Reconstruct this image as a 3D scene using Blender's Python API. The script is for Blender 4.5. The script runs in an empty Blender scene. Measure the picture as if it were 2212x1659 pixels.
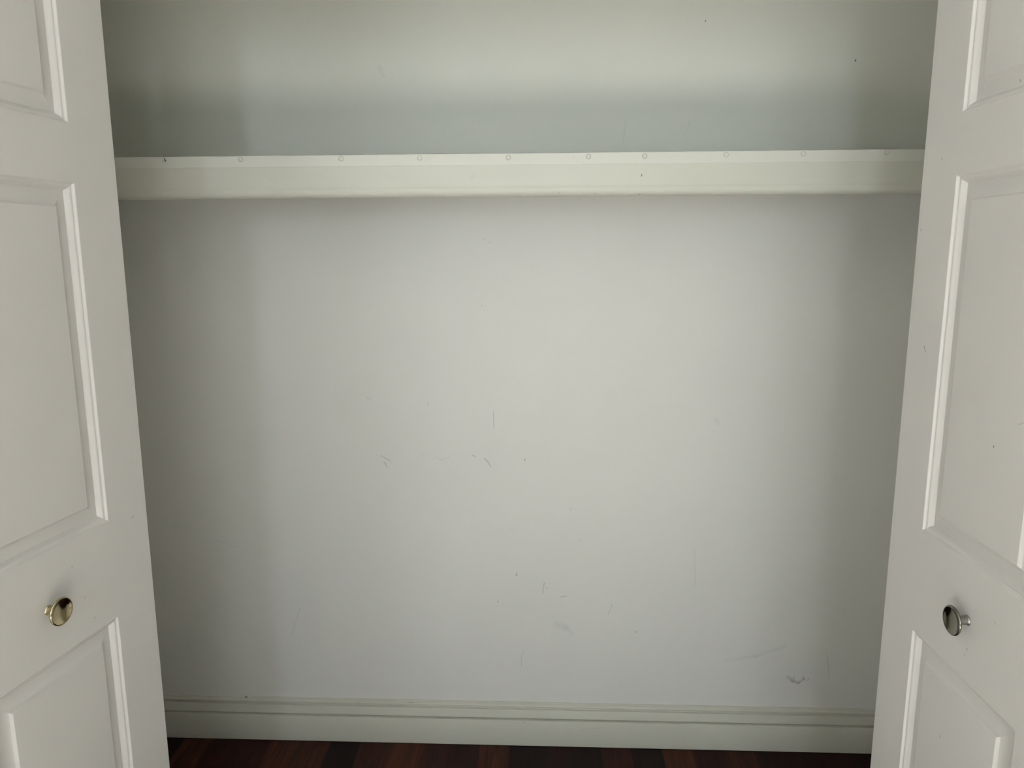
import bpy, bmesh, math
from math import radians, sin, cos, tan, pi, sqrt
from mathutils import Vector, Matrix
sc = bpy.context.scene
COL = sc.collection

# ---------------------------------------------------------------- camera
cam_d = bpy.data.cameras.new('camera')
cam = bpy.data.objects.new('camera', cam_d); COL.objects.link(cam)
cam_d.sensor_fit = 'HORIZONTAL'; cam_d.sensor_width = 36.0
cam_d.lens = 36.0 * 1547.13 / 2212.0
cam_d.clip_start = 0.02
PITCH, ROLL, YAW = radians(10.4738), radians(-0.2708), radians(2.3577)
fw = Vector((-sin(YAW) * cos(PITCH), cos(YAW) * cos(PITCH), -sin(PITCH)))
rt = Vector((cos(YAW), sin(YAW), 0)); up = rt.cross(fw)
r2 = rt * cos(ROLL) + up * sin(ROLL); u2 = -rt * sin(ROLL) + up * cos(ROLL)
cam.matrix_world = Matrix((
    (r2.x, u2.x, -fw.x, 0.0), (r2.y, u2.y, -fw.y, -1.9643),
    (r2.z, u2.z, -fw.z, 1.5), (0, 0, 0, 1)))
sc.camera = cam

# ---------------------------------------------------------------- world, lights, exposure
w = bpy.data.worlds.new('daylight'); sc.world = w; w.use_nodes = True
bg = w.node_tree.nodes['Background']
bg.inputs[0].default_value = (0.80, 0.88, 1.0, 1); bg.inputs[1].default_value = 0.3
sc.view_settings.view_transform = 'Standard'
sc.view_settings.look = 'None'
sc.view_settings.gamma = 1.0
sc.view_settings.use_curve_mapping = False
sc.view_settings.exposure = -0.09
sc.cycles.use_denoising = True
sc.cycles.max_bounces = 8
sc.cycles.diffuse_bounces = 5
sc.cycles.sample_clamp_indirect = 20.0

def area(name, loc, direction, sx, sy, power, color=(1, 1, 1)):
    d = bpy.data.lights.new(name, 'AREA'); d.shape = 'RECTANGLE'
    d.size = sx; d.size_y = sy; d.energy = power; d.color = color
    o = bpy.data.objects.new(name, d); COL.objects.link(o)
    o.location = loc
    o.rotation_euler = Vector(direction).to_track_quat('-Z', 'Z' if abs(direction[2]) < .9 else 'Y').to_euler()
    return o
# sunlight falls through the rear windows onto an added pale reflector and is thrown up towards the closet
SUN_DIR = (0.10, 1.0, -1.15)
sd = bpy.data.lights.new('sun', 'SUN'); sd.energy = 61.0; sd.angle = radians(0.53); sd.color = (1.0, 0.965, 0.925)
so = bpy.data.objects.new('sun', sd); COL.objects.link(so)
so.rotation_euler = Vector(SUN_DIR).to_track_quat('-Z', 'Y').to_euler()
so.location = (0, -8, 6)
# sky light entering through the panes of the two rear windows, plus an added side strip
SKY = (0.90, 0.985, 1.02)
area('window_light_left', (-1.925, -4.60, 1.25), (0, 1, 0), .77, .72, 16.5, SKY)
area('window_light_upper', (.46, -4.60, 2.00), (0, 1, 0), .80, .72, 11.5, SKY)
area('window_light_lower', (.46, -4.60, 1.25), (0, 1, 0), .80, .72, 7.0, SKY)
area('window_light_side', (-.36, -4.60, 1.90), (0, 1, 0), .20, .92, 16.0, (0.86, 0.98, 1.05))  # extra-strong strip, added to sharpen the shadow edge on the right


# ---------------------------------------------------------------- helpers
def new_bm(): return bmesh.new()

def mesh_obj(name, bm, mat, parent=None, smooth=False, bevel=0.0, angle=40):
    bmesh.ops.recalc_face_normals(bm, faces=bm.faces)
    me = bpy.data.meshes.new(name); bm.to_mesh(me); bm.free()
    mats = mat if isinstance(mat, (list, tuple)) else [mat]
    for m in mats: me.materials.append(m)
    if smooth:
        for p in me.polygons: p.use_smooth = True
        me.set_sharp_from_angle(angle=radians(angle))
    o = bpy.data.objects.new(name, me); COL.objects.link(o)
    if parent: o.parent = parent
    if bevel:
        b = o.modifiers.new('bevel', 'BEVEL'); b.width = bevel; b.segments = 2
        b.limit_method = 'ANGLE'; b.angle_limit = radians(60)
        for p in me.polygons: p.use_smooth = True
        me.set_sharp_from_angle(angle=radians(40))
        b.harden_normals = True
    return o

def box(bm, x0, x1, y0, y1, z0, z1):
    v = [bm.verts.new((x, y, z)) for x in (x0, x1) for y in (y0, y1) for z in (z0, z1)]
    for f in ((0, 1, 3, 2), (4, 6, 7, 5), (0, 4, 5, 1), (2, 3, 7, 6), (0, 2, 6, 4), (1, 5, 7, 3)):
        bm.faces.new([v[i] for i in f])

def extrude_x(bm, prof, x0, x1, flip=False):
    """closed profile [(depth, z)] swept along x; depth is measured out of the back wall (towards -y)"""
    a = [bm.verts.new((x0, -d, z)) for d, z in prof]
    b = [bm.verts.new((x1, -d, z)) for d, z in prof]
    n = len(prof)
    for i in range(n):
        j = (i + 1) % n
        bm.faces.new((a[i], a[j], b[j], b[i]))
    bm.faces.new(a[::-1]); bm.faces.new(b)

def lathe(bm, prof, seg=48, mat_index=0):
    """profile [(radius, height)] turned about +Z"""
    rings = []
    for r, h in prof:
        if r < 1e-6: rings.append([bm.verts.new((0, 0, h))])
        else: rings.append([bm.verts.new((r * cos(2 * pi * k / seg), r * sin(2 * pi * k / seg), h)) for k in range(seg)])
    for A, B in zip(rings[:-1], rings[1:]):
        for k in range(seg):
            l = (k + 1) % seg
            if len(A) == 1 and len(B) == 1: continue
            if len(A) == 1: f = bm.faces.new((A[0], B[k], B[l]))
            elif len(B) == 1: f = bm.faces.new((A[k], A[l], B[0]))
            else: f = bm.faces.new((A[k], A[l], B[l], B[k]))
            f.material_index = mat_index

def structure(o, label=None):
    o['kind'] = 'structure'
    if label: o['label'] = label
    return o

# ---------------------------------------------------------------- materials
def mark_group():
    g = bpy.data.node_groups.new('smudge', 'ShaderNodeTree')
    I = g.interface
    for nm in ('P', 'A', 'B'): I.new_socket(nm, in_out='INPUT', socket_type='NodeSocketVector')
    for nm in ('Radius', 'Strength', 'Prev'): I.new_socket(nm, in_out='INPUT', socket_type='NodeSocketFloat')
    I.new_socket('Mask', in_out='OUTPUT', socket_type='NodeSocketFloat')
    N = g.nodes; L = g.links
    gi = N.new('NodeGroupInput'); go = N.new('NodeGroupOutput')
    def vm(op, a, b=None):
        n = N.new('ShaderNodeVectorMath'); n.operation = op
        L.new(a, n.inputs[0])
        if b is not None: L.new(b, n.inputs[1])
        return n
    def mm(op, a, b=None, c=None, clamp=False):
        n = N.new('ShaderNodeMath'); n.operation = op; n.use_clamp = clamp
        for i, s in enumerate((a, b, c)):
            if s is None: continue
            if isinstance(s, (int, float)): n.inputs[i].default_value = s
            else: L.new(s, n.inputs[i])
        return n.outputs[0]
    pa = vm('SUBTRACT', gi.outputs['P'], gi.outputs['A']).outputs[0]
    ba = vm('SUBTRACT', gi.outputs['B'], gi.outputs['A']).outputs[0]
    d1 = vm('DOT_PRODUCT', pa, ba).outputs['Value']; d2 = vm('DOT_PRODUCT', ba, ba).outputs['Value']
    t = mm('DIVIDE', d1, mm('MAXIMUM', d2, 1e-9), clamp=True)
    sc_ = N.new('ShaderNodeVectorMath'); sc_.operation = 'SCALE'
    L.new(ba, sc_.inputs[0]); L.new(t, sc_.inputs['Scale'])
    dist = vm('LENGTH', vm('SUBTRACT', pa, sc_.outputs[0]).outputs[0]).outputs['Value']
    q = mm('SUBTRACT', 1.0, mm('DIVIDE', dist, gi.outputs['Radius']), clamp=True)
    q = mm('SMOOTH_MIN', mm('MULTIPLY', q, 1.6), 1.0, 0.2, clamp=True)
    m = mm('MULTIPLY', q, gi.outputs['Strength'])
    out = mm('MULTIPLY', gi.outputs['Prev'], mm('SUBTRACT', 1.0, m))
    L.new(out, go.inputs['Mask'])
    return g
SMUDGE = mark_group()

def paint(name, color, rough=0.5, marks=(), plane='xz', upper=None, split=0.0, bump=0.02, scale=260.0, mottling=0.03, spec=0.35, patches=()):
    """painted surface; marks = [(ax, az, bx, bz, radius, strength)] are scuffs on it in metres"""
    m = bpy.data.materials.new(name); m.use_nodes = True
    N = m.node_tree.nodes; L = m.node_tree.links
    b = N['Principled BSDF']
    b.inputs['Roughness'].default_value = rough
    b.inputs['Specular IOR Level'].default_value = spec
    tc = N.new('ShaderNodeTexCoord')
    nz = N.new('ShaderNodeTexNoise'); nz.inputs['Scale'].default_value = scale; nz.inputs['Detail'].default_value = 3
    L.new(tc.outputs['Object'], nz.inputs['Vector'])
    bp = N.new('ShaderNodeBump'); bp.inputs['Strength'].default_value = bump; bp.inputs['Distance'].default_value = 0.002
    L.new(nz.outputs['Fac'], bp.inputs['Height']); L.new(bp.outputs['Normal'], b.inputs['Normal'])
    n2 = N.new('ShaderNodeTexNoise'); n2.inputs['Scale'].default_value = 3.0; n2.inputs['Detail'].default_value = 4
    L.new(tc.outputs['Object'], n2.inputs['Vector'])
    mr = N.new('ShaderNodeMapRange'); mr.inputs[1].default_value = 0.3; mr.inputs[2].default_value = 0.7
    mr.inputs[3].default_value = 1 - mottling; mr.inputs[4].default_value = 1.0
    L.new(n2.outputs['Fac'], mr.inputs[0])
    val = mr.outputs[0]
    if marks:
        sp = N.new('ShaderNodeSeparateXYZ'); L.new(tc.outputs['Object'], sp.inputs[0])
        cb = N.new('ShaderNodeCombineXYZ'); L.new(sp.outputs[0], cb.inputs[0]); L.new(sp.outputs[2], cb.inputs[2])
        # a little wobble so that the strokes are not ruled lines
        nw = N.new('ShaderNodeTexNoise'); nw.inputs['Scale'].default_value = 70.0; L.new(cb.outputs[0], nw.inputs['Vector'])
        ma = N.new('ShaderNodeVectorMath'); ma.operation = 'MULTIPLY_ADD'
        L.new(nw.outputs['Color'], ma.inputs[0]); ma.inputs[1].default_value = (0.004, 0, 0.004)
        L.new(cb.outputs[0], ma.inputs[2])
        of = N.new('ShaderNodeVectorMath'); of.operation = 'SUBTRACT'; of.inputs[1].default_value = (0.002, 0, 0.002)
        L.new(ma.outputs[0], of.inputs[0])
        for ax, az, bx, bz, r, s in marks:
            g = N.new('ShaderNodeGroup'); g.node_tree = SMUDGE
            L.new(of.outputs[0], g.inputs['P'])
            g.inputs['A'].default_value = (ax, 0, az); g.inputs['B'].default_value = (bx, 0, bz)
            g.inputs['Radius'].default_value = r; g.inputs['Strength'].default_value = s
            L.new(val, g.inputs['Prev']); val = g.outputs['Mask']
    mx = N.new('ShaderNodeMix'); mx.data_type = 'RGBA'; mx.blend_type = 'MULTIPLY'; mx.inputs[0].default_value = 1.0
    if upper:
        sp2 = N.new('ShaderNodeSeparateXYZ'); L.new(tc.outputs['Object'], sp2.inputs[0])
        gt = N.new('ShaderNodeMath'); gt.operation = 'GREATER_THAN'; gt.inputs[1].default_value = split
        L.new(sp2.outputs[2], gt.inputs[0])
        cm = N.new('ShaderNodeMix'); cm.data_type = 'RGBA'
        L.new(gt.outputs[0], cm.inputs[0])
        cm.inputs[6].default_value = (*color, 1); cm.inputs[7].default_value = (*upper, 1)
        L.new(cm.outputs[2], mx.inputs[6])
    else:
        mx.inputs[6].default_value = (*color, 1)
    L.new(val, mx.inputs[7]); L.new(mx.outputs[2], b.inputs['Base Color'])
    return m

def metal(name, color, rough, dirt=0.0):
    m = bpy.data.materials.new(name); m.use_nodes = True
    N = m.node_tree.nodes; L = m.node_tree.links; b = N['Principled BSDF']
    b.inputs['Metallic'].default_value = 1.0; b.inputs['Roughness'].default_value = rough
    b.inputs['Base Color'].default_value = (*color, 1)
    tc = N.new('ShaderNodeTexCoord')
    nz = N.new('ShaderNodeTexNoise'); nz.inputs['Scale'].default_value = 90; nz.inputs['Detail'].default_value = 4
    L.new(tc.outputs['Object'], nz.inputs['Vector'])
    mr = N.new('ShaderNodeMapRange'); mr.inputs[1].default_value = .35; mr.inputs[2].default_value = .7
    mr.inputs[3].default_value = rough * .8; mr.inputs[4].default_value = rough + dirt
    L.new(nz.outputs['Fac'], mr.inputs[0]); L.new(mr.outputs[0], b.inputs['Roughness'])
    return m

def floor_mat():
    m = bpy.data.materials.new('dark_timber_floor'); m.use_nodes = True
    N = m.node_tree.nodes; L = m.node_tree.links; b = N['Principled BSDF']
    tc = N.new('ShaderNodeTexCoord')
    mp = N.new('ShaderNodeMapping'); mp.inputs['Rotation'].default_value = (0, 0, pi / 2)
    L.new(tc.outputs['Object'], mp.inputs['Vector'])
    br = N.new('ShaderNodeTexBrick'); br.inputs['Scale'].default_value = 1.0
    br.inputs['Brick Width'].default_value = 1.1; br.inputs['Row Height'].default_value = 0.092
    br.inputs['Mortar Size'].default_value = 0.0006; br.inputs['Bias'].default_value = 0.0
    br.inputs['Color1'].default_value = (0, 0, 0, 1); br.inputs['Color2'].default_value = (1, 1, 1, 1)
    br.inputs['Mortar'].default_value = (0.5, 0.5, 0.5, 1)
    L.new(mp.outputs[0], br.inputs['Vector'])
    ramp = N.new('ShaderNodeValToRGB'); e = ramp.color_ramp.elements
    e[0].position = 0.0; e[0].color = (0.005, 0.0016, 0.0012, 1)
    e[1].position = 1.0; e[1].color = (0.060, 0.019, 0.008, 1)
    q = e.new(0.35); q.color = (0.014, 0.0031, 0.0024, 1)
    q = e.new(0.7); q.color = (0.028, 0.0058, 0.0036, 1)
    L.new(br.outputs['Color'], ramp.inputs[0])
    gm = N.new('ShaderNodeMapping'); gm.inputs['Scale'].default_value = (30, 2.2, 1)
    L.new(tc.outputs['Object'], gm.inputs['Vector'])
    gn = N.new('ShaderNodeTexNoise'); gn.inputs['Scale'].default_value = 1.6; gn.inputs['Detail'].default_value = 6
    gn.inputs['Distortion'].default_value = 1.2
    L.new(gm.outputs[0], gn.inputs['Vector'])
    mr = N.new('ShaderNodeMapRange'); mr.inputs[1].default_value = .3; mr.inputs[2].default_value = .7
    mr.inputs[3].default_value = .45; mr.inputs[4].default_value = 1.5
    L.new(gn.outputs['Fac'], mr.inputs[0])
    mx = N.new('ShaderNodeMix'); mx.data_type = 'RGBA'; mx.blend_type = 'MULTIPLY'; mx.inputs[0].default_value = 1
    L.new(ramp.outputs[0], mx.inputs[6]); L.new(mr.outputs[0], mx.inputs[7])
    m2 = N.new('ShaderNodeMix'); m2.data_type = 'RGBA'
    L.new(br.outputs['Fac'], m2.inputs[0]); L.new(mx.outputs[2], m2.inputs[6]); m2.inputs[7].default_value = (0.003, 0.001, 0.001, 1)
    L.new(m2.outputs[2], b.inputs['Base Color'])
    b.inputs['Roughness'].default_value = 0.32
    b.inputs['Specular IOR Level'].default_value = 0.16
    return m

WM=[
(-0.1334,1.0576,-0.1326,1.0080,0.0013,0.35), (-0.4920,1.0975,-0.4830,1.0909,0.0019,0.15), (-0.3161,1.0848,-0.3203,1.0755,0.0026,0.12), (-0.4577,0.9257,-0.4314,0.9121,0.0026,0.20), (-0.4490,0.9078,-0.4414,0.8941,0.0032,0.20), (-0.3481,0.9306,-0.3081,0.9309,0.0013,0.08), (-0.2977,0.9227,-0.2819,0.9146,0.0013,0.15), (-0.2819,0.9146,-0.2591,0.9257,0.0013,0.15), (-0.1954,0.9289,-0.1849,0.9262,0.0017,0.30), (-0.1611,0.9196,-0.1507,0.9101,0.0018,0.35), (-0.1507,0.9101,-0.1429,0.8964,0.0026,0.22), (-0.0450,0.9191,-0.0450,0.9163,0.0021,0.60), (-0.0699,0.5724,-0.0685,0.5709,0.0019,0.50), (-0.0713,0.5665,-0.0699,0.5651,0.0023,0.65), (0.0116,0.5445,0.0063,0.5108,0.0017,0.30), (0.0144,0.5270,0.0226,0.5257,0.0021,0.15), (0.0594,0.4999,0.0785,0.5016,0.0018,0.28), (-0.1264,0.4822,-0.1264,0.4807,0.0023,0.60), (0.2105,0.4774,0.2003,0.4448,0.0018,0.18), (0.0491,0.4110,0.0753,0.4010,0.0141,0.07), (0.0753,0.4010,0.0947,0.3835,0.0077,0.05), (-0.0472,0.3281,-0.0569,0.3021,0.0019,0.10), (-0.0569,0.3021,-0.0556,0.2717,0.0021,0.16), (0.2818,0.3913,0.2832,0.3914,0.0026,0.40), (0.7349,0.2547,0.7494,0.2420,0.0085,0.17), (0.7494,0.2420,0.7673,0.2367,0.0075,0.17), (0.7420,0.2470,0.7640,0.2340,0.0045,0.14), (0.7673,0.2357,0.7814,0.2482,0.0048,0.22), (0.7795,0.2557,0.7828,0.2467,0.0028,0.35), (0.7537,0.2566,0.7542,0.2491,0.0026,0.20), (0.7911,0.2438,0.7962,0.2485,0.0026,0.25), (0.5531,0.3038,0.6336,0.3189,0.0085,0.05), (0.6336,0.3189,0.7192,0.3519,0.0085,0.06), (0.8431,0.3275,0.8517,0.2828,0.0023,0.20), (0.8517,0.2828,0.8543,0.2482,0.0019,0.15), (0.7928,1.9722,0.7929,1.9700,0.0026,0.70), (0.4127,2.0710,0.4128,2.0699,0.0022,0.60), (0.2186,1.8281,0.2114,1.7763,0.0026,0.06), (0.3830,1.8296,0.3779,1.8091,0.0026,0.07), (-0.7211,0.4486,-0.7521,0.3573,0.0032,0.08), (-0.9623,0.6665,-0.9012,0.6455,0.0019,0.10), (-1.0870,0.7085,-1.0363,0.6989,0.0026,0.08), (-0.1552,1.5341,-0.1539,1.5328,0.0019,0.25), (-0.1403,1.5254,-0.1390,1.5242,0.0019,0.25), (-0.1624,1.3550,-0.1624,1.3538,0.0019,0.25), (-0.1925,1.2991,-0.1912,1.2991,0.0019,0.20), (0.1103,0.6796,0.1210,0.6740,0.0015,0.15), (0.0852,0.7737,0.0879,0.7682,0.0017,0.20), (-0.4213,1.9729,-0.4124,1.9501,0.0077,0.05), (0.4850,1.0392,0.4945,1.0260,0.0077,0.05), (0.4433,0.6554,0.4507,0.5409,0.0032,0.06),]
DL=[(0.0419,1.0356,0.0344,1.0371,0.0013,0.45), (0.1630,0.9449,0.1631,0.9441,0.0016,0.35), (0.1474,0.9003,0.1464,0.8998,0.0020,0.25), (0.1832,1.0068,0.1802,1.0071,0.0014,0.20),]
DR=[(0.0510,1.3467,0.0565,1.3384,0.0012,0.60), (0.2424,1.2328,0.2426,1.2316,0.0014,0.80), (0.2378,0.9248,0.2382,0.9227,0.0018,0.45), (0.2340,0.9143,0.2343,0.9122,0.0027,0.15), (0.1940,0.7505,0.1944,0.7483,0.0023,0.30), (0.0097,1.5327,0.0099,1.5313,0.0014,0.55), (0.0517,1.6360,0.0538,1.6385,0.0011,0.40), (0.2018,1.7183,0.2020,1.7171,0.0015,0.50), (0.2903,0.9956,0.2912,0.9961,0.0016,0.30), (0.2859,1.2743,0.2998,1.2814,0.0014,0.20),]
WALL_LO, WALL_HI = (0.695, 0.692, 0.668), (0.818, 0.830, 0.765)  # greener upper paint, also lightened to make up for missing light there
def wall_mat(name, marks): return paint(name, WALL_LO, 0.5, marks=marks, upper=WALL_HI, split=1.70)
M_wall = wall_mat('wall_paint_back', ())
M_room = paint('wall_paint_room', (0.70, 0.695, 0.655), 0.6)
M_ceil = paint('ceiling_paint', (0.85, 0.85, 0.83), 0.7)
M_trim = paint('trim_paint', (0.580, 0.573, 0.510), 0.32, bump=0.03, scale=60, marks=((-0.9075, 0.1540, -0.9030, 0.1540, .0022, .8), (-.0518, .0965, -.0480, .0960, .0015, .4), (-.555, .1455, -.555, .147, .0014, .4), (-.40, .150, -.385, .150, .001, .3), (.13, .075, .19, .085, .0012, .12), (.115, .055, .13, .075, .0012, .12), (.895, .018, .897, .018, .003, .25)))
RAIL_MARKS = ((0.2197, 1.6650, 0.2183, 1.6600, .0013, .85), (.0700, 1.7010, .0708, 1.7008, .0010, .5), (.0780, 1.6935, .0786, 1.6933, .0009, .4), (.0860, 1.7015, .0866, 1.7015, .0009, .4))
M_strip = paint('shelf_edge_paint', (0.622, 0.625, 0.570), 0.36, marks=RAIL_MARKS, bump=0.02, scale=40, spec=.3)
M_rail = paint('shelf_paint', (0.572, 0.574, 0.512), 0.36, spec=.3, bump=0.03, scale=40, marks=((0.2197, 1.6650, 0.2183, 1.6600, .0013, .85), (.0700, 1.7010, .0708, 1.7008, .0010, .5), (.0780, 1.6935, .0786, 1.6933, .0009, .4), (.0860, 1.7015, .0866, 1.7015, .0009, .4), (.13, 1.70, .132, 1.69, .0016, .12), (-.155, 1.660, -.148, 1.667, .004, .05), (.2138, 1.6243, .2175, 1.6238, .0014, .3), (.036, 1.628, .040, 1.627, .0014, .15), (.118, 1.6243, .121, 1.6243, .0014, .2)))
M_doorL = paint('door_paint_left', (0.596, 0.578, 0.560), 0.36, marks=DL, bump=0.04, scale=180)
M_doorR = paint('door_paint_right', (0.628, 0.609, 0.591), 0.36, marks=DR, bump=0.04, scale=180)
M_cap = paint('screw_cap_paint', (0.605, 0.607, 0.552), 0.36, spec=.3)
M_closet = paint('wall_paint_closet', (0.76, 0.735, 0.62), 0.6)
M_floor = floor_mat()
M_brass = metal('worn_brass', (0.52, 0.44, 0.27), 0.12, 0.08)
M_nickel = metal('tarnished_nickel', (0.24, 0.235, 0.18), 0.12, 0.10)
M_steel = metal('steel', (0.38, 0.375, 0.34), 0.3)
M_post = metal('knob_post_metal', (0.30, 0.295, 0.27), 0.35)
M_dark = paint('hole_dark', (0.02, 0.02, 0.02), 0.8)
M_gap = [paint('filler_ring_faint', (0.45, 0.45, 0.40), 0.6), paint('filler_ring', (0.36, 0.36, 0.31), 0.6), paint('filler_ring_strong', (0.2, 0.2, 0.17), 0.6)]

# ---------------------------------------------------------------- the room
CX0, CX1 = -1.33, 1.12           # closet side walls
JX0, JX1 = -0.935, 0.725         # opening
FY0, FY1 = -0.80, -0.68          # front wall of the closet
HEAD = 2.06
FZ = 0.0150                       # top of the floorboards
RX0, RX1, RY0, CZ = -2.6, 2.6, -4.6, 2.60
T = 0.10
def wall(name, boxes, mat, label):
    bm = new_bm()
    for b_ in boxes: box(bm, *b_)
    return structure(mesh_obj(name, bm, mat), label)
wall('floor', [(RX0 - T, RX1 + T, RY0 - T, T, -0.08, FZ)], M_floor, 'dark reddish brown timber floorboards')
wall('ceiling', [(RX0 - T, RX1 + T, RY0 - T, T, CZ, CZ + .08)], M_ceil, 'white painted ceiling')
# back wall: one mesh; only the patches that carry scuffs use the (slower) material with marks
bm = new_bm(); box(bm, CX0 - T, CX1 + T, 0.0, T, 0.0, CZ)
front = [f for f in bm.faces if all(abs(v.co.y) < 1e-6 for v in f.verts)][0]
bm.faces.remove(front)
CELL = 0.14
xs = [CX0 - T]; zs = [0.0]
while xs[-1] + CELL < CX1 + T - .02: xs.append(xs[-1] + CELL)
xs.append(CX1 + T)
while zs[-1] + CELL < CZ - .02: zs.append(zs[-1] + CELL)
zs.append(CZ)
grid = [[bm.verts.new((x, 0.0, z)) for z in zs] for x in xs]
wall_mats = [M_wall]; seen = {}
for i in range(len(xs) - 1):
    for j in range(len(zs) - 1):
        here = []
        for m in WM:
            r = m[4] + .005
            if min(m[0], m[2]) - r < xs[i + 1] and max(m[0], m[2]) + r > xs[i] and min(m[1], m[3]) - r < zs[j + 1] and max(m[1], m[3]) + r > zs[j]:
                here.append(m)
        f = bm.faces.new((grid[i][j], grid[i + 1][j], grid[i + 1][j + 1], grid[i][j + 1]))
        if here:
            key = tuple(here)
            if key not in seen:
                seen[key] = len(wall_mats); wall_mats.append(wall_mat('wall_paint_scuffed', key))
            f.material_index = seen[key]
bmesh.ops.remove_doubles(bm, verts=bm.verts, dist=1e-5)
structure(mesh_obj('wall_back', bm, wall_mats), 'scuffed off-white back wall of the empty closet')
wall('wall_closet_left', [(CX0 - T, CX0, FY1, 0.0, 0.0, CZ)], M_closet, 'off-white left side wall inside the closet')
wall('wall_closet_right', [(CX1, CX1 + T, FY1, 0.0, 0.0, CZ)], M_closet, 'off-white right side wall inside the closet')
wall('wall_front', [(RX0, JX0, FY0, FY1, 0.0, CZ), (JX1, RX1, FY0, FY1, 0.0, CZ), (JX0, JX1, FY0, FY1, HEAD, CZ)], M_room, 'off-white wall around the closet opening')
def wall_with_holes(name, x0, x1, y0, y1, z1, holes, mat, label):
    """wall along x with rectangular window openings [(xa, xb, za, zb)], left to right"""
    bx = []; x = x0
    for xa, xb, za, zb in holes:
        bx.append((x, xa, y0, y1, 0.0, z1)); bx.append((xa, xb, y0, y1, 0.0, za)); bx.append((xa, xb, y0, y1, zb, z1)); x = xb
    bx.append((x, x1, y0, y1, 0.0, z1))
    return wall(name, bx, mat, label)
wall('wall_left', [(RX0 - T, RX0, RY0, FY1, 0.0, CZ)], M_room, 'off-white left wall of the room')
wall('wall_right', [(RX1, RX1 + T, RY0, FY1, 0.0, CZ)], M_room, 'off-white right wall of the room')
WIN = [(-2.35, -1.50, 0.80, 2.40), (-0.52, 0.90, 0.80, 2.40)]
wall_with_holes('wall_rear', RX0 - T, RX1 + T, RY0 - T, RY0, CZ, WIN, M_room, 'off-white rear wall with two windows')
for i, (xa, xb, za, zb) in enumerate(WIN):
    f = structure(bpy.data.objects.new('window_%d' % (i + 1), None), ('narrow', 'wide')[i] + ' white framed window in the rear wall')
    COL.objects.link(f); f.location = ((xa + xb) / 2, RY0 - T / 2, za)
    inv = Matrix.Translation(-f.location)
    bm = new_bm(); w_ = .04
    box(bm, xa, xa + w_, RY0 - .07, RY0 - .03, za, zb); box(bm, xb - w_, xb, RY0 - .07, RY0 - .03, za, zb)
    box(bm, xa + w_, xb - w_, RY0 - .07, RY0 - .03, za, za + w_); box(bm, xa + w_, xb - w_, RY0 - .07, RY0 - .03, zb - w_, zb)
    if i == 1: box(bm, -.25, -.15, RY0 - .07, RY0 - .03, za + w_, zb - w_)
    mesh_obj('window_frame', bm, M_trim, f).matrix_parent_inverse = inv
    bm = new_bm(); box(bm, xa - .03, xb + .03, RY0 - .03, RY0 + .05, za - .03, za)
    mesh_obj('window_sill', bm, M_trim, f).matrix_parent_inverse = inv
bm = new_bm(); box(bm, -2.3, 2.2, -4.2, -1.2, FZ, FZ + .012)  # unseen pale sheet, added to throw sunlight up at the closet
floor_reflector = mesh_obj('rug', bm, paint('rug_wool', (0.72, 0.70, 0.66), .9)); floor_reflector['label']='pale wool rug lying on the room floor in front of the closet'; floor_reflector['category']='rug'


# baseboards
BASE = [(0, .1555), (.0028, .1555), (.0044, .1545), (.0046, .1522), (.0062, .1514), (.0064, .1496), (.0080, .1488), (.0090, .1475), (.0096, .1452), (.0096, .1432), (.0088, .1420),
        (.0016, .1414), (.0004, .1400), (.0004, .1340), (.0014, .1326), (.0056, .1312), (.0070, .1270), (.0088, .1190), (.0104, .1110), (.0112, .1076), (.0108, .1062),
        (.0036, .1056), (.0022, .1040), (.0026, .1022), (.0115, .1018), (.0150, .1008), (.0160, .0980), (.0160, FZ + .0040), (.0150, FZ + .0015), (.0125, FZ), (0, FZ)]
bm = new_bm(); extrude_x(bm, BASE, CX0 + .001, CX1 - .001)
structure(mesh_obj('baseboard_back', bm, M_trim, smooth=True, angle=35), 'cream moulded baseboard along the closet back wall')
def side_base(name, x, sgn, y0, y1, label):
    bm = new_bm()
    a = [bm.verts.new((x + sgn * d, y0, z)) for d, z in BASE]; b = [bm.verts.new((x + sgn * d, y1, z)) for d, z in BASE]
    n = len(BASE)
    for i in range(n):
        j = (i + 1) % n; bm.faces.new((a[i], a[j], b[j], b[i]))
    bm.faces.new(a); bm.faces.new(b[::-1])
    return structure(mesh_obj(name, bm, M_trim, smooth=True, angle=35), label)
side_base('baseboard_left', CX0, 1, FY1, -.017, 'cream baseboard on the left side of the closet')
side_base('baseboard_right', CX1, -1, FY1, -.017, 'cream baseboard on the right side of the closet')

# head track of the folding doors
bm = new_bm()
box(bm, JX0 + .001, JX1 - .001, -.757, -.754, HEAD - .022, HEAD - .001); box(bm, JX0 + .001, JX1 - .001, -.726, -.723, HEAD - .022, HEAD - .001)
box(bm, JX0 + .001, JX1 - .001, -.754, -.726, HEAD - .003, HEAD - .001)
structure(mesh_obj('trim_1', bm, M_steel), 'steel head track of the folding doors')

# ---------------------------------------------------------------- the shelf across the closet
SD = 0.33                                     # depth of the shelf front from the back wall
SX0, SX1 = CX0 + .001, CX1 - .001
shelf = bpy.data.objects.new('closet_shelf', None); COL.objects.link(shelf)
shelf.location = ((CX0 + CX1) / 2, -SD / 2, 1.62)
shelf['label'] = 'long cream painted wooden shelf across the closet, its front edge dotted with filled screw holes'
shelf['category'] = 'shelf'
SINV = Matrix.Translation(-shelf.location)
bm = new_bm(); box(bm, SX0, SX1, -(SD - .021), -.001, 1.6900, 1.7115)
mesh_obj('shelf_board', bm, M_rail, shelf).matrix_parent_inverse = SINV
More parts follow.
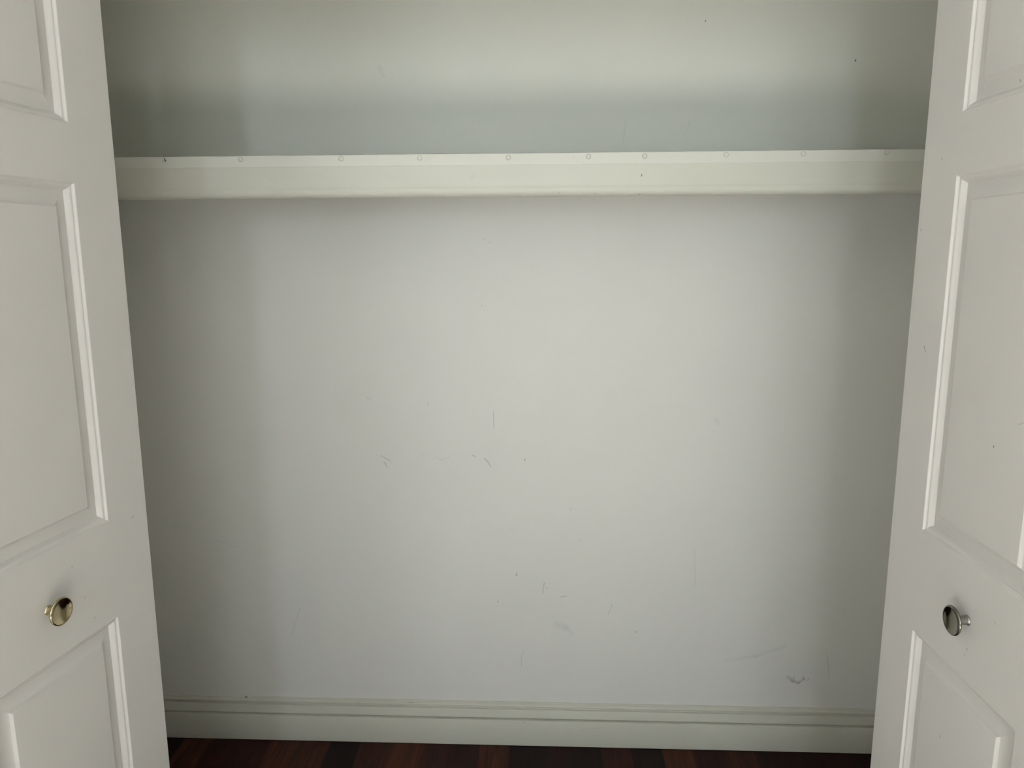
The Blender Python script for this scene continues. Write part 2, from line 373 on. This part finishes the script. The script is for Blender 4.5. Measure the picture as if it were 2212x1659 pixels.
# nosing strip that carries the screws, a hair proud of the rail below it
bm = new_bm()
prof = [(SD - .0208, 1.7122), (SD + .0012, 1.7122), (SD + .0024, 1.7114), (SD + .0014, 1.7100), (SD + .0018, 1.6880), (SD + .0012, 1.6870), (SD - .0208, 1.6870)]
extrude_x(bm, prof, SX0, SX1)
strip = mesh_obj('front_edge', bm, M_strip, shelf, smooth=True, angle=25); strip.matrix_parent_inverse = SINV
bm = new_bm()
prof = [(SD - .0208, 1.6869), (SD + .0008, 1.6869), (SD + .0002, 1.6455), (SD + .0002, 1.6430), (SD + .0006, 1.6405), (SD + .0011, 1.6385)]
for k in range(13):
    a = radians(4 - 94 * k / 12)
    prof.append((SD - .0150 + .0162 * cos(a), 1.6362 + .0157 * sin(a)))
prof.append((SD - .0208, 1.6205))
extrude_x(bm, prof, SX0, SX1)
rail = mesh_obj('front_rail', bm, M_rail, shelf, smooth=True, angle=30); rail.matrix_parent_inverse = SINV
for nm, x0, x1 in (('side_cleat', SX0, SX0 + .018), ('side_cleat', SX1 - .018, SX1)):
    bm = new_bm(); box(bm, x0, x1, -(SD - .025), -.001, 1.650, 1.6895)
    mesh_obj(nm, bm, M_rail, shelf).matrix_parent_inverse = SINV
PLUGS = [(-0.8427, 1.7050, 3), (-0.6695, 1.7048, 1), (-0.4438, 1.7040, 1), (-0.2688, 1.7038, 0), (-0.0729, 1.7029, 1), (0.1019, 1.7032, 1), (0.2242, 1.7030, 1), (0.3993, 1.7041, 0), (0.5639, 1.7044, 0), (0.7405, 1.7055, 0)]
tilt = -math.atan2(.0004, .022)
for x, z, k in PLUGS:
    bm = new_bm()
    lathe(bm, [(0, .0008), (.0042, .0008), (.0046, .0005), (.0046, 0.0)], 40, 0)
    lathe(bm, [(.0058, .0), (.0058, .00020), (.0046, .00020)], 40, 1)
    if k == 3:      # chipped filler: a dark wedge in the cap
        vs = [bm.verts.new(p) for p in ((-.0024, .0043, .0011), (.0002, .0040, .0011), (.0022, .0020, .0011), (.0040, -.0016, .0011), (.0030, -.0034, .0011), (.0006, -.0022, .0011), (.0008, .0012, .0011), (-.0004, .0032, .0011))]
        f = bm.faces.new(vs); f.material_index = 2
    c = mesh_obj('screw_cap', bm, [M_cap, M_gap[0 if k == 3 else k], M_dark], strip, smooth=True)
    dd = SD + .0018 + (z - 1.6880) * tan(tilt)
    n = Vector((0, -cos(tilt), -sin(tilt)))
    q = n.to_track_quat('Z', 'Y').to_matrix().to_4x4()
    c.matrix_basis = Matrix.Translation((x, -dd, z)) @ q
    if k == 3: c['label'] = 'screw cap with a chipped dark hole'

# ---------------------------------------------------------------- folding doors
LW, LT, ST, PW = 0.4486, 0.035, 0.0951, 0.2584
Z0, Z1 = 0.024, 2.035
PAN = [(0.225, 0.8761), (1.0513, 1.609), (1.698, 1.930)]
B = 0.040
RING = [(0, 0), (.02, -.0004), (.07, -.0030), (.10, -.0038), (.14, -.0040), (.18, -.0048), (.23, -.0068), (.28, -.0094), (.31, -.0110), (.325, -.0113),
        (.40, -.0111), (.58, -.0102), (.74, -.0090), (.84, -.0079), (.885, -.0070), (.905, -.0062), (.955, -.0034), (.97, -.0029), (1.0, -.0028)]
def leaf_bm(sg):
    """local frame: x from the guide edge to the fold, z up, visible face at y=0 with the body behind it (y = -sg*LT)"""
    bm = new_bm()
    us = [0, ST, ST + PW, LW]
    zs = [Z0] + [z for p in PAN for z in p] + [Z1]
    V = {}
    for i, u in enumerate(us):
        for j, z in enumerate(zs):
            for k, y in enumerate((0, -sg * LT)): V[i, j, k] = bm.verts.new((u, y, z))
    nz = len(zs)
    for k in (0, 1):
        for i in range(3):
            for j in range(nz - 1):
                if i == 1 and j % 2 == 1: continue
                bm.faces.new((V[i, j, k], V[i + 1, j, k], V[i + 1, j + 1, k], V[i, j + 1, k]))
    for j in range(nz - 1):
        for i in (0, 3): bm.faces.new((V[i, j, 0], V[i, j + 1, 0], V[i, j + 1, 1], V[i, j, 1]))
    for i in range(3):
        for j in (0, nz - 1): bm.faces.new((V[i, j, 0], V[i + 1, j, 0], V[i + 1, j, 1], V[i, j, 1]))
    return bm
def panel_bm(sg, z0, z1):
    bm = new_bm()
    for y0, s in ((0, sg), (-sg * LT, -sg)):
        rings = []
        for t, d in RING:
            o = t * B
            rings.append([bm.verts.new((u, y0 + s * d, z)) for u, z in ((ST + o, z0 + o), (ST + PW - o, z0 + o), (ST + PW - o, z1 - o), (ST + o, z1 - o))])
        for A, C in zip(rings[:-1], rings[1:]):
            for k in range(4):
                l = (k + 1) % 4; bm.faces.new((A[k], A[l], C[l], C[k]))
        bm.faces.new(rings[-1])
    return bm

def frame_matrix(loc, a, lean, sg):
    X = Vector((-sin(a), -cos(a), 0)); Nn = Vector((cos(a), -sin(a), 0)) * sg
    Y = Nn * sg; Z = Vector((lean, 0, 1)).normalized()
    X = (X - Z * X.dot(Z)).normalized(); Y = Z.cross(X)
    return Matrix(((X.x, Y.x, Z.x, loc[0]), (X.y, Y.y, Z.y, loc[1]), (X.z, Y.z, Z.z, loc[2]), (0, 0, 0, 1)))

def make_leaf(parent, sg, mat, local=None):
    lf = mesh_obj('leaf', leaf_bm(sg), mat, parent)
    b = lf.modifiers.new('bevel', 'BEVEL'); b.width = .0015; b.segments = 2; b.limit_method = 'ANGLE'; b.angle_limit = radians(60)
    for z0, z1 in PAN:
        bm = panel_bm(sg, z0, z1)
        p = mesh_obj('door_panel', bm, mat, lf, smooth=True, angle=12)
    if local is not None: lf.matrix_local = local
    return lf

KNOB = [(0, .0196), (.005, .0198), (.010, .0205), (.0145, .0217), (.0172, .0229), (.0186, .0238), (.0198, .0243), (.0209, .0241), (.0217, .0232), (.0219, .0220), (.0214, .0208), (.0198, .0199),
        (.0150, .0188), (.0105, .0180), (.0078, .0170), (.0066, .0158), (.0, .0156)]
POST = [(.0, .0162), (.0068, .0160), (.0064, .0140), (.0064, .0030), (.0068, .0012), (.0078, .0003), (.0078, .0)]

def make_door(name, label, xl, a_deg, lean, sg, mat, knob_uz, knob_mats, knob_labels):
    root = bpy.data.objects.new(name, None); COL.objects.link(root)
    structure(root, label)
    a = radians(a_deg)
    root.matrix_world = frame_matrix((xl - lean, -0.74, 0), a, lean, sg)
    front = make_leaf(root, sg, mat)
    # second leaf folded behind the first, hinged at the near edge
    fold = radians(2 * abs(a_deg) + 1.0)
    R = Matrix.Translation((LW, -sg * (LT + .0006), 0)) @ Matrix.Rotation(pi + sg * (fold), 4, 'Z') 
    back = make_leaf(root, -sg, mat, R @ Matrix.Translation((0, 0, 0)))
    for hz in (.25, 1.0, 1.78):
        bm = new_bm()
        lathe(bm, [(0, hz + .035), (.0035, hz + .035), (.0035, hz - .035), (0, hz - .035)], 16)
        h = mesh_obj('hinge', bm, M_steel, root, smooth=True)
        h.matrix_local = Matrix.Translation((LW + .0045, -sg * (LT + .0003), 0))
    bm = new_bm(); lathe(bm, [(0, Z1 + .016), (.004, Z1 + .016), (.004, Z1 - .002), (0, Z1 - .002)], 16)
    g = mesh_obj('guide_pin', bm, M_steel, root, smooth=True); g.matrix_local = Matrix.Translation((.02, -sg * LT / 2, 0))
    bm = new_bm(); lathe(bm, KNOB, 64)
    k = mesh_obj('knob', bm, knob_mats[0], front, smooth=True, angle=60)
    k['label'] = knob_labels[0]
    k.matrix_local = Matrix.Translation((knob_uz[0], 0, knob_uz[1])) @ Vector((0, sg, 0)).to_track_quat('Z', 'Y').to_matrix().to_4x4()
    bm = new_bm(); lathe(bm, POST, 40)
    p = mesh_obj('knob_post', bm, knob_mats[1], k, smooth=True)
    return root
make_door('door_1', 'white moulded folding closet door on the left, with a bright brass knob', -0.7240, 7.6826, .0112, 1, M_doorL, (.2358, .9609), (M_brass, M_brass), ('round dished brass knob',))
make_door('door_2', 'white moulded folding closet door on the right, with a dark tarnished knob', 0.6191, -0.9703, -.0075, -1, M_doorR, (.2327, .9675), (M_nickel, M_post), ('round dished dark tarnished knob',))
